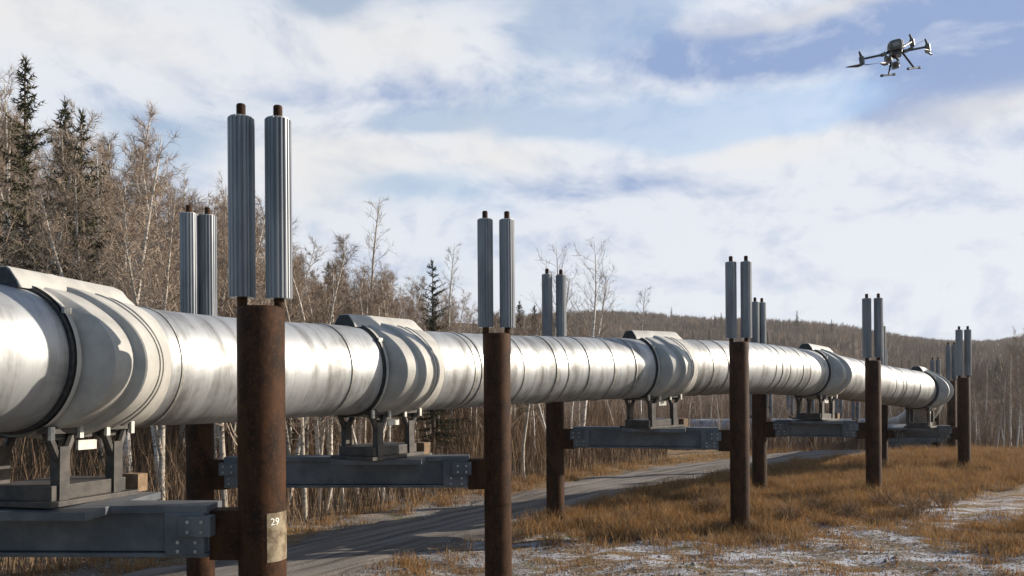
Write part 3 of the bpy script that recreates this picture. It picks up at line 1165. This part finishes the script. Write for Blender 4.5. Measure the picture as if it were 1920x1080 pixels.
def plant(proto, X, Y, height, label, group=None, cat='tree', name=None, rz=None):
    z = gz(X, Y)
    sc = height / 10.0
    o = copy_thing(proto, (X, Y, z), random.uniform(0, 6.28) if rz is None else rz, sc)
    if name: o.name = name
    tag(o, label, cat, group)
    return o


def plant_px(proto, px, ytop, Y, label, group=None):
    X = (px - CX) / F * Y
    top = at(px, ytop, Y).z
    z = gz(X, Y)
    return plant(proto, X, Y, max(2.0, top - z), label, group)


# trees one can point at
plant_px(spruces[4], 52, 112, 24, 'tall dark spruce at the far left rising above the birches')
plant_px(spruces[2], 126, 192, 25, 'slim dark spruce just left of the bushy spruce at left')
plant_px(spruces[3], 157, 214, 22, 'bushy dark spruce with ragged sides, second tall one from the left')
plant_px(spruces[3], 812, 492, 30, 'lone ragged spruce among birches left of the second near pile')
plant_px(spruces[2], 617, 492, 44, 'small narrow spruce in the wood right of the tallest pile')
plant_px(spruces[2], 975, 566, 46, 'short dark spruce close right of the second near pile')
plant_px(spruces[0], 1003, 575, 48, 'low dark spruce between the second near pile and its far neighbour')
plant_px(lacy[0], 690, 366, 36, 'tallest lacy birch standing alone against the sky right of the tallest pile')
plant_px(birches[3], 634, 440, 37, 'pale forked birch left of the tallest lacy birch')
plant_px(lacy[0], 840, 458, 42, 'thin faint birch right of the lone ragged spruce')
plant_px(lacy[1], 1092, 452, 40, 'wide spreading bare tree behind the third far pile, right of its radiators')
plant_px(lacy[1], 1022, 462, 43, 'pale bare tree rising behind the radiators of the third far pile')
plant_px(lacy[0], 1200, 540, 62, 'faint bare tree standing up before the hill above the mid saddle')
plant_px(birches[1], 238, 203, 30, 'tall white-stemmed birch right of the bushy spruce')
plant_px(birches[3], 305, 258, 29, 'white birch next right of the tall white-stemmed birch')
plant_px(birches[4], 730, 500, 33, 'low forked white birch right of the tallest lacy birch')
plant_px(birches[2], 8, 135, 30, 'big bare birch at the left edge of the picture')

TOP_X = [-900, -300, 0, 40, 80, 110, 180, 240, 300, 345, 430, 540, 560, 620, 700, 760, 800, 850, 890, 960, 1010, 1060, 1130, 1200]
TOP_Y = [60, 100, 150, 175, 205, 235, 250, 225, 270, 320, 330, 430, 480, 475, 490, 490, 520, 530, 560, 575, 575, 570, 590, 600]
cnt = 0
tries = 0
while cnt < 250 and tries < 20000:
    tries += 1
    Y = rng.uniform(18, 60) if rng.random() < .75 else rng.uniform(18, 34)
    px = rng.uniform(-120, 1190) if rng.random() < .6 else rng.uniform(520, 1060)
    X = (px - CX) / F * Y
    rd = float(road_dist(np.array([X]), np.array([Y]))[0])
    if rd < 3.6 or X > 11 or (px < 215 and Y < 21.5): continue
    yt = float(np.interp(px, TOP_X, TOP_Y)) + abs(rng.normal()) * 45 + rng.uniform(0, 25)
    hgt = at(px, yt, Y).z - gz(X, Y)
    if hgt > 15: hgt = rng.uniform(11, 15)
    if hgt < 3.2: hgt = rng.uniform(3.0, 4.5)
    pr = birches[int(rng.integers(0, len(birches)))]
    if rng.random() < 0.05: pr = spruces[int(rng.integers(0, 3))]
    if pr in spruces:
        plant(pr, X, Y, hgt * .8, 'dark spruce half hidden among the crowded birches behind the pipeline', 'spruces in the birch wood')
    else:
        zone = ('above the largest saddle at left' if px < 350 else 'behind the tallest near pile' if px < 545 else
                'between the tallest pile and the second saddle' if px < 730 else 'between the second saddle and second near pile' if px < 940 else 'right of the second near pile')
        size = 'tall' if hgt > 9.5 else 'middling' if hgt > 6 else 'low'
        form = ('forked' if pr in (birches[2], birches[5]) else 'leaning' if pr is birches[4] else 'straight')
        plant(pr, X, Y, hgt, '%s %s bare birch in the brown wood %s' % (size, form, zone), 'birches of the wood behind the pipeline')
    cnt += 1

# saplings and birches on the right, beyond the grass
for px, yt, Y, k in [(1895, 640, 52, 3), (1868, 690, 50, 1), (1918, 625, 55, 2), (1940, 600, 50, 0), (1845, 720, 56, 4), (1880, 735, 47, 5), (1905, 700, 48, 1),
                     (1935, 660, 47, 2), (1835, 750, 60, 0), (1690, 740, 70, 4), (1720, 742, 66, 1), (1650, 735, 75, 0), (1560, 735, 72, 2), (1500, 725, 74, 4), (1445, 715, 70, 5),
                     (1330, 700, 66, 1), (1260, 690, 60, 3), (1380, 705, 72, 2), (1975, 640, 50, 4), (1605, 740, 64, 3), (1860, 740, 62, 2), (1925, 735, 58, 5),
                     (1290, 705, 52, 0), (1220, 690, 50, 2), (1160, 680, 46, 4), (1180, 700, 52, 5), (1350, 720, 58, 0), (1470, 735, 62, 1)]:
    plant_px(birches[k], px, yt, Y, 'thin bare birch at the far edge of the orange grass field', 'birches beyond the grass field')
for i in range(46):
    Y = rng.uniform(52, 95); px = rng.uniform(1150, 2050)
    X = (px - CX) / F * Y
    if float(road_dist(np.array([X]), np.array([Y]))[0]) < 2.5 and abs(float(road_dist(np.array([X]), np.array([Y]))[0])) < 2.5: continue
    plant(birches[int(rng.integers(0, 6))], X, Y, rng.uniform(3.5, 6.0), 'low bare tree in the brown thicket beyond the pipeline bend', 'low trees beyond the bend')

# dark spruces on the far slope
for px, y, Y in [(1353, 636, 380), (1341, 640, 370), (1528, 628, 490), (1582, 632, 500), (1420, 620, 490), (1620, 620, 500), (1655, 620, 495), (1260, 620, 480), (1800, 620, 500), (1495, 645, 360), (1560, 650, 350), (1440, 640, 280), (1330, 642, 290), (1375, 640, 260),
                 (1300, 640, 280), (1512, 650, 250), (1600, 648, 300), (1675, 660, 230), (1690, 655, 240), (1705, 662, 230), (1470, 640, 290), (1285, 640, 250), (1545, 640, 320), (1725, 655, 260)]:
    X = (px - CX) / F * Y
    plant(spruces[int(rng.integers(0, 3))], X, Y, (rng.uniform(9, 12) if Y > 330 else rng.uniform(6, 9)), 'tiny dark spruce poking out of the far brown hillside', 'spruces on the far hillside')
for i in range(30):
    px, Y = rng.uniform(1840, 1894), rng.uniform(150, 185)
    X = (px - CX) / F * Y
    plant(spruces[3], X, Y, rng.uniform(6.0, 9.0) * (1 - .5 * abs(px - 1867) / 30), 'dark spruce in the rounded thicket right of the rightmost big pile', 'spruces of the dark thicket at right')
for p in protos:
    for ch in list(p.children): bpy.data.objects.remove(ch)
    bpy.data.objects.remove(p)


# ------------------------------------------------------------------ massed growth (numpy)
def stalk_mesh(name, P, hgt, wid, lean, mat, segs=1, label=None, curve=0.0):
    """thin upright blades: P (n,3) feet"""
    n = len(P)
    az = rng.uniform(0, 2 * np.pi, n)
    s = np.stack([np.cos(az), np.sin(az), np.zeros(n)], 1) * wid[:, None]
    la = rng.uniform(0, 2 * np.pi, n)
    ld = np.stack([np.cos(la), np.sin(la), np.zeros(n)], 1) * (hgt * lean)[:, None]
    mid = P + ld * 0.35 + np.array([0, 0, 1.0]) * (hgt * 0.55)[:, None]
    tip = P + ld + np.array([0, 0, 1.0]) * (hgt * (1 - curve))[:, None]
    V = np.stack([P - s, P + s, mid + s * .75, mid - s * .75, tip], 1).reshape(-1, 3)
    k = np.arange(n)[:, None] * 5
    T = np.stack([k + [0, 1, 2], k + [0, 2, 3], k + [3, 2, 4]], 1).reshape(-1, 3)
    o = np_mesh(name, V, T, mat)
    tag(o, label, kind='stuff')
    return o


def clumps(N, cx, cy, rad, per):
    X = np.repeat(cx, per) + rng.normal(size=N * per) * np.repeat(rad, per)
    Y = np.repeat(cy, per) + rng.normal(size=N * per) * np.repeat(rad, per)
    return X, Y


# underbrush of the wood
N = 52000
Y = rng.uniform(14, 58, N); PX = rng.uniform(-200, 1250, N)
X = (PX - CX) / F * Y
rd = road_dist(X, Y)
ok = (rd > 2.9) & (X < 13)
X, Y, rd = X[ok], Y[ok], rd[ok]
hgt = rng.uniform(.5, 2.4, len(X)) * np.clip((rd - 2.4) / 2.2, .25, 1)
stalk_mesh('underbrush', np.stack([X, Y, terrain(X, Y) - .03], 1), hgt, rng.uniform(.006, .016, len(X)), rng.uniform(.05, .45, len(X)), M['brush'],
           label='tangled brown brush on the floor of the birch wood')
# scrub right of the bend
N = 26000
Y = rng.uniform(47, 100, N); PX = rng.uniform(1100, 2100, N)
X = (PX - CX) / F * Y
rd = np.abs(road_dist(X, Y)); ok = rd > 2.2
X, Y = X[ok], Y[ok]
stalk_mesh('scrub', np.stack([X, Y, terrain(X, Y) - .03], 1), rng.uniform(.8, 3.2, len(X)), rng.uniform(.012, .028, len(X)), rng.uniform(.05, .4, len(X)), M['brush'],
           label='brown leafless scrub beyond the grass field')


def inpoly(x, y, poly):
    c = np.zeros(x.shape, bool)
    n = len(poly)
    for i in range(n):
        x0, y0 = poly[i]; x1, y1 = poly[(i + 1) % n]
        cond = ((y0 > y) != (y1 > y)) & (x < (x1 - x0) * (y - y0) / (y1 - y0 + 1e-9) + x0)
        c ^= cond
    return c


ZONES = [  # polygon in the photograph, number of clumps, blade height
    ([(1425, 852), (1560, 846), (1920, 846), (2050, 846), (2050, 890), (1850, 908), (1750, 930), (1640, 945), (1430, 965)], 5200, (.18, .46)),
    ([(1000, 940), (1200, 905), (1440, 885), (1460, 985), (1250, 1000), (1000, 1005)], 2300, (.16, .44)),
    ([(1780, 1000), (1920, 978), (2050, 980), (2050, 1035), (1850, 1035)], 650, (.12, .30)),
    ([(1280, 985), (1700, 945), (1720, 975), (1300, 1012)], 900, (.10, .28)),
    ([(540, 1080), (900, 1030), (1250, 1000), (2000, 985), (2050, 1120), (540, 1120)], 800, (.05, .14)),
    ([(900, 905), (1250, 868), (1500, 850), (1500, 860), (1250, 895), (960, 950)], 350, (.10, .3)),
]
AX, AY, AH = [], [], []
for poly, n, (h0, h1) in ZONES:
    xs = [p[0] for p in poly]; ys = [p[1] for p in poly]
    gotx, goty = [], []
    while len(gotx) < n:
        x = rng.uniform(min(xs), max(xs), 4000); y = rng.uniform(min(ys), max(ys), 4000)
        okk = inpoly(x, y, poly)
        gotx += list(x[okk]); goty += list(y[okk])
    for x, y in zip(gotx[:n], goty[:n]):
        p = on_ground(x, y)
        e_ = 0.5 if h1 > .2 else .2
        gxx, gyy = p.x + rng.normal() * e_, p.y + rng.normal() * e_ * 1.6
        patch = math.sin(gxx * 1.9 + 1.1 * math.sin(gyy * 1.3)) * math.sin(gyy * 1.6 + 0.7 * math.sin(gxx * 2.3))
        if patch < -0.5 and rng.random() < .6: continue
        AX.append(gxx); AY.append(gyy); AH.append(rng.uniform(h0, h1) * (1 + .35 * patch))
# grass fringe between the track and the wood
for i in range(900):
    k = int(rng.integers(0, len(rp) - 1)); t = rp[k + 1] - rp[k]; t /= np.linalg.norm(t)
    o = rng.uniform(1.9, 3.4) if rng.random() < .7 else -rng.uniform(1.8, 2.8)
    q = rp[k] + np.array([-t[1], t[0]]) * o
    if 8 < q[1] < 48:
        AX.append(q[0]); AY.append(q[1]); AH.append(rng.uniform(.12, .42))
AX, AY, AH = map(np.array, (AX, AY, AH))
keep = np.abs(road_dist(AX, AY)) > 1.75
AX, AY, AH = AX[keep], AY[keep], AH[keep]
per = 26
X, Y = clumps(len(AX), AX, AY, np.full(len(AX), .13), per)
hh = np.repeat(AH, per) * rng.uniform(.45, 1.2, len(X))
stalk_mesh('dry_grass', np.stack([X, Y, terrain(X, Y) - .02], 1), hh, rng.uniform(.004, .010, len(X)), rng.uniform(.1, .8, len(X)), M['grass'],
           label='dry orange-brown grass over the pipeline pad')

# the far wooded hillside, too far off to tell its trees apart
N = 15000
Y = np.sqrt(rng.uniform(110 ** 2, 640 ** 2, N)); PX = rng.uniform(900, 2150, N)
X = (PX - CX) / F * Y
Z = terrain(X, Y)
hgt = rng.uniform(4.6, 7.4, N)
VV, TT = [], []
K = 16
for k in range(K):
    az = rng.uniform(0, 2 * np.pi, N)
    rad = rng.uniform(.1, 1.0, N) * hgt * .30
    base = np.stack([X + np.cos(az) * rad * .25, Y + np.sin(az) * rad * .25, Z + hgt * rng.uniform(0, .7, N)], 1)
    tip = np.stack([X + np.cos(az) * rad, Y + np.sin(az) * rad, Z + hgt * np.sqrt(rng.uniform(.35, 1.0, N))], 1)
    a2 = rng.uniform(0, np.pi, N)
    s = np.stack([np.cos(a2), np.sin(a2) * .4, np.zeros(N)], 1) * (hgt * rng.uniform(.010, .026, N))[:, None]
    midp = base * .45 + tip * .55
    VV.append(np.stack([base, midp - s, tip, midp + s], 1).reshape(-1, 3))
    q = np.arange(N)[:, None] * 4 + k * N * 4
    TT.append(np.stack([q + [0, 1, 2], q + [0, 2, 3]], 1).reshape(-1, 3))
tag(np_mesh('far_forest', np.concatenate(VV), np.concatenate(TT), M['fargrove']), 'brown leafless forest covering the far hillside', kind='stuff')


# ------------------------------------------------------------------ shrubs on the pad
def shrub(px, y, hgt, wid, label, mat='brush'):
    p = on_ground(px, y)
    root = empty('shrub', (p.x, p.y, gz(p.x, p.y)))
    tag(root, label, 'shrub', 'leafless shrubs on the pad')
    V, T = [], []
    for i in range(60):
        az = rng.uniform(0, 6.28); out = rng.uniform(.1, 1) * wid
        d = unit(np.array([math.cos(az) * out, math.sin(az) * out, hgt * rng.uniform(.6, 1)]))
        L = hgt * rng.uniform(.6, 1.1)
        st = np.array([math.cos(az), math.sin(az), 0]) * out * .3
        tube_np([st + np.array([0, 0, -.05]), st + d * L * .5, st + d * L], [.006, .005, .002], 3, V, T)
        for _ in range(9):
            blade(st + d * L * rng.uniform(.3, 1), unit(d + rng.normal(size=3) * .6), rng.uniform(.08, .25), .005, V, T)
    o = np_mesh('stems', V, T, M[mat], root)


shrub(1525, 965, .6, .5, 'dark leafless shrub left of the fourth near pile')
shrub(1590, 975, .5, .5, 'low dark shrub in front of the fourth near pile')
shrub(1715, 972, .7, .6, 'widest dark shrub right of the fourth near pile')
shrub(1770, 950, .5, .4, 'small dark shrub at the upper rim of the frost patch')
shrub(1480, 985, .5, .4, 'brown shrub right of the third near pile')
shrub(1330, 965, .6, .5, 'brown shrub left of the third near pile')
shrub(1180, 985, .45, .4, 'brown shrub between the third far pile and third near pile')
shrub(1660, 955, .5, .4, 'brown shrub close to the foot of the fourth near pile')

# stones lying loose on the pad
N = 2600
PXs = rng.uniform(540, 2000, N); PYs = rng.uniform(985, 1110, N)
base = np.array([[-1, -1, -.4], [1, -1, -.4], [1, 1, -.4], [-1, 1, -.4], [-.6, -.5, .7], [.6, -.6, .6], [.5, .6, .75], [-.5, .5, .6]], float)
bt = np.array([[0, 1, 5], [0, 5, 4], [1, 2, 6], [1, 6, 5], [2, 3, 7], [2, 7, 6], [3, 0, 4], [3, 4, 7], [4, 5, 6], [4, 6, 7]])
VV, TT = [], []
q = 0
pts_ = [on_ground(x, y) for x, y in zip(PXs, PYs)]
for i in range(2200):
    k = int(rng.integers(0, len(rp) - 1)); tt_ = rp[k + 1] - rp[k]; tt_ /= np.linalg.norm(tt_)
    o_ = rng.choice([-1, 1]) * rng.uniform(1.1, 2.3) if rng.random() < .7 else rng.normal() * .3
    c_ = rp[k] + np.array([-tt_[1], tt_[0]]) * o_
    if 10 < c_[1] < 42: pts_.append(Vector((c_[0], c_[1], 0.03)))
for p in pts_:
    s = rng.uniform(.008, .028) * (1 if rng.random() < .93 else 2)
    r = rng.uniform(0, 6.28); c, sn = math.cos(r), math.sin(r)
    B = base * rng.uniform(.6, 1.2, (8, 3)) * s
    B = np.stack([B[:, 0] * c - B[:, 1] * sn, B[:, 0] * sn + B[:, 1] * c, B[:, 2]], 1)
    VV.append(B + np.array([p.x, p.y, gz(p.x, p.y) + p.z + s * .2])); TT.append(bt + q); q += 8
M['stone'] = tone_material('loose_stone', (0.14, 0.125, 0.11), (0.36, 0.34, 0.32), .9, 6)
tag(np_mesh('loose_stones', np.concatenate(VV), np.concatenate(TT), M['stone']), 'small grey stones scattered over the pad', kind='stuff')

# ------------------------------------------------------------------ drone
DY = 8.6
ctr = at(1677, 92, DY)
SC = DY / F / 1.0    # metres per photograph pixel at the drone


def dp(zx, zy, depth=0.0):
    """point from the enlarged detail (7.71 x): zx, zy -> world at the drone's distance + depth"""
    px, py = 1560 + zx / 7.7125, 40 + zy / 7.7125
    return at(px, py, DY + depth)


drone = empty('quadcopter_drone', tuple(dp(1000, 740)))
tag(drone, 'dark grey four-rotor camera drone hovering tilted in the upper right sky', 'drone')
tilt = Matrix.Rotation(math.radians(-9), 3, 'Y') @ Matrix.Rotation(math.radians(-24), 3, 'Z') @ Matrix.Rotation(math.radians(6), 3, 'X')
# hull: lofted rounded body
hull = MB()
secs = [(a_ * .86, b_ * .80, c_ * .80, d_) for a_, b_, c_, d_ in [(-.20, .055, .045, .0), (-.185, .075, .062, .004), (-.10, .088, .078, .010), (.03, .090, .085, .012), (.14, .084, .078, .010), (.20, .060, .055, .0), (.215, .040, .036, -.004)]]
hn = 20
c0 = dp(915, 385)
for yy, hw, hh_, dz in secs:
    for j in range(hn):
        th = 2 * math.pi * j / hn
        e = 0.6
        xx = hw * math.copysign(abs(math.cos(th)) ** e, math.cos(th)); zz = hh_ * math.copysign(abs(math.sin(th)) ** e, math.sin(th)) + dz
        p = c0 + tilt @ Vector((xx, yy, zz))
        hull.v.append(tuple(p))
for i in range(len(secs) - 1):
    for j in range(hn):
        a = i * hn + j; c = i * hn + (j + 1) % hn
        hull.f.append([a, c, c + hn, a + hn])
hull.f.append(list(range(hn))); hull.f.append([(len(secs) - 1) * hn + j for j in reversed(range(hn))])
hb = hull.build('hull', M['drone'], drone, smooth='auto')
fpv = MB()
fpv.box(c0 + tilt @ Vector((0, -.172, .005)), (.062, .02, .042), tilt)
fpv.build('front_panel', M['drone_grey'], hb, bevel=.004)
for sx in (-1, 1):
    side = MB()
    side.box(c0 + tilt @ Vector((sx * .070, -.02, .010)), (.012, .19, .056), tilt)
    side.build('battery_pack', M['drone_grey'], hb, bevel=.004)
bl = MB()
bl.box(c0 + tilt @ Vector((0, .0, -.070)), (.105, .26, .036), tilt)
bl.build('belly_frame', M['carbon'], hb, bevel=.006)

arms = [((760, 478), (428, 548), -.10, -.12), ((1040, 432), (1382, 366), -.06, -.02), ((1020, 372), (1155, 292), .18, .42), ((850, 500), (790, 545), .18, .44)]
for i, (r0, r1, d0, d1) in enumerate(arms):
    a0_, a1_ = dp(*r0, d0), dp(*r1, d1)
    am = MB()
    mid = a0_.lerp(a1_, .25)
    am.tube([c0.lerp(a0_, .6), a0_, mid, a1_], [.016, .016, .0115, .0105], 12)
    arm = am.build('arm', M['carbon'], drone, smooth='auto')
    hg = MB(); hg.tube([a0_.lerp(a1_, -.03), a0_.lerp(a1_, .14)], .019, 14); hg.build('hinge', M['drone'], arm, smooth='auto')
    upv = tilt @ Vector((0, 0, 1))
    mt_ = MB()
    mt_.tube([a1_ - upv * .055, a1_ - upv * .05, a1_ + upv * .022, a1_ + upv * .028], [.018, .026, .026, .018], 16)
    mt_.build('motor', M['drone'], arm, smooth='auto')
    an = MB()
    an.tube([a1_ + upv * .02, a1_ + upv * .085 - (tilt @ Vector((.012, 0, 0)))], [.015, .009], 10)
    an.build('antenna', M['carbon'], arm, smooth='auto')
    # propeller hangs under the motor: two twisted blades at rest
    pc = a1_ - upv * .062
    ang = (0.75, 1.35, 2.0, 1.2)[i]
    pr_ = MB()
    for sgn in (0, math.pi):
        ax = tilt @ Vector((math.cos(ang + sgn), math.sin(ang + sgn), 0))
        ay = tilt @ Vector((-math.sin(ang + sgn), math.cos(ang + sgn), 0))
        k = len(pr_.v)
        st = [(.0, .012, .004), (.05, .020, .010), (.12, .018, .006), (.19, .012, .003), (.225, .005, .001)]
        for rr, ch, tw in st:
            for sy, sz in ((-1, 1), (1, 1), (1, -1), (-1, -1)):
                p = pc + ax * rr + ay * (sy * ch) + upv * (sy * tw + sz * .0015)
                pr_.v.append(tuple(p))
        for q in range(len(st) - 1):
            for j in range(4):
                a = k + q * 4 + j; c = k + q * 4 + (j + 1) % 4
                pr_.f.append([a, c, c + 4, a + 4])
        pr_.f.append([k, k + 1, k + 2, k + 3]); e_ = k + (len(st) - 1) * 4
        pr_.f.append([e_ + 3, e_ + 2, e_ + 1, e_])
    pr_.build('propeller', M['carbon'], arm)
for (l0, l1, s0_, s1_, dd) in (((870, 480), (820, 772), (712, 787), (910, 766), -.02), ((1025, 460), (1183, 668), (1097, 686), (1276, 668), .02)):
    lg = MB(); lg.tube([dp(*l0, dd), dp(*l1, dd)], [.011, .0095], 12)
    leg = lg.build('landing_leg', M['carbon'], drone, smooth='auto')
    sk = MB()
    e0, e1 = dp(*s0_, dd - .05), dp(*s1_, dd + .05)
    sk.tube([e0, e0.lerp(e1, .12), e0.lerp(e1, .13), e0.lerp(e1, .87), e0.lerp(e1, .88), e1], [.014, .014, .0095, .0095, .014, .014], 12)
    sk.build('skid', M['carbon'], leg, smooth='auto')
for (zx, zy, r, hang, nm) in ((820, 555, .034, (850, 480), 'gimbal_camera'), (915, 635, .040, (890, 490), 'zoom_camera')):
    cc = dp(zx, zy, -.05)
    gm = MB()
    gm.box(cc, (r * 1.9, r * 1.7, r * 1.8), tilt)
    gb = gm.build(nm, M['drone_grey'], drone, bevel=.012)
    ar = MB(); ar.tube([dp(*hang, -.03), dp((zx + hang[0]) / 2 + 55, (zy + hang[1]) / 2, -.03), cc + Vector((r, 0, 0))], .011, 10)
    ar.build('gimbal_arm', M['carbon'], gb, smooth='auto')
    ln = MB()
    fw = tilt @ Vector((0, -1, 0))
    ln.tube([cc + fw * r * .7, cc + fw * r * 1.15], r * .62, 18)
    ln.build('lens', M['lens'], gb, smooth='auto')

# ------------------------------------------------------------------ haze
hz = MB()
hz.box((0, 330, 40), (2400, 1100, 110))
hm = bpy.data.materials.new('thin_haze')
hm.use_nodes = True
hm.node_tree.nodes.clear()
hnb = NB(hm.node_tree)
pv = hnb.n('ShaderNodeVolumePrincipled')
pv.inputs['Color'].default_value = (0.86, 0.89, 0.95, 1)
pv.inputs['Density'].default_value = 0.0002
pv.inputs['Anisotropy'].default_value = 0.2
ho = hnb.n('ShaderNodeOutputMaterial')
hnb.link(pv.outputs[0], ho.inputs['Volume'])
tag(hz.build('haze', hm), 'thin pale air haze over the valley', kind='stuff')
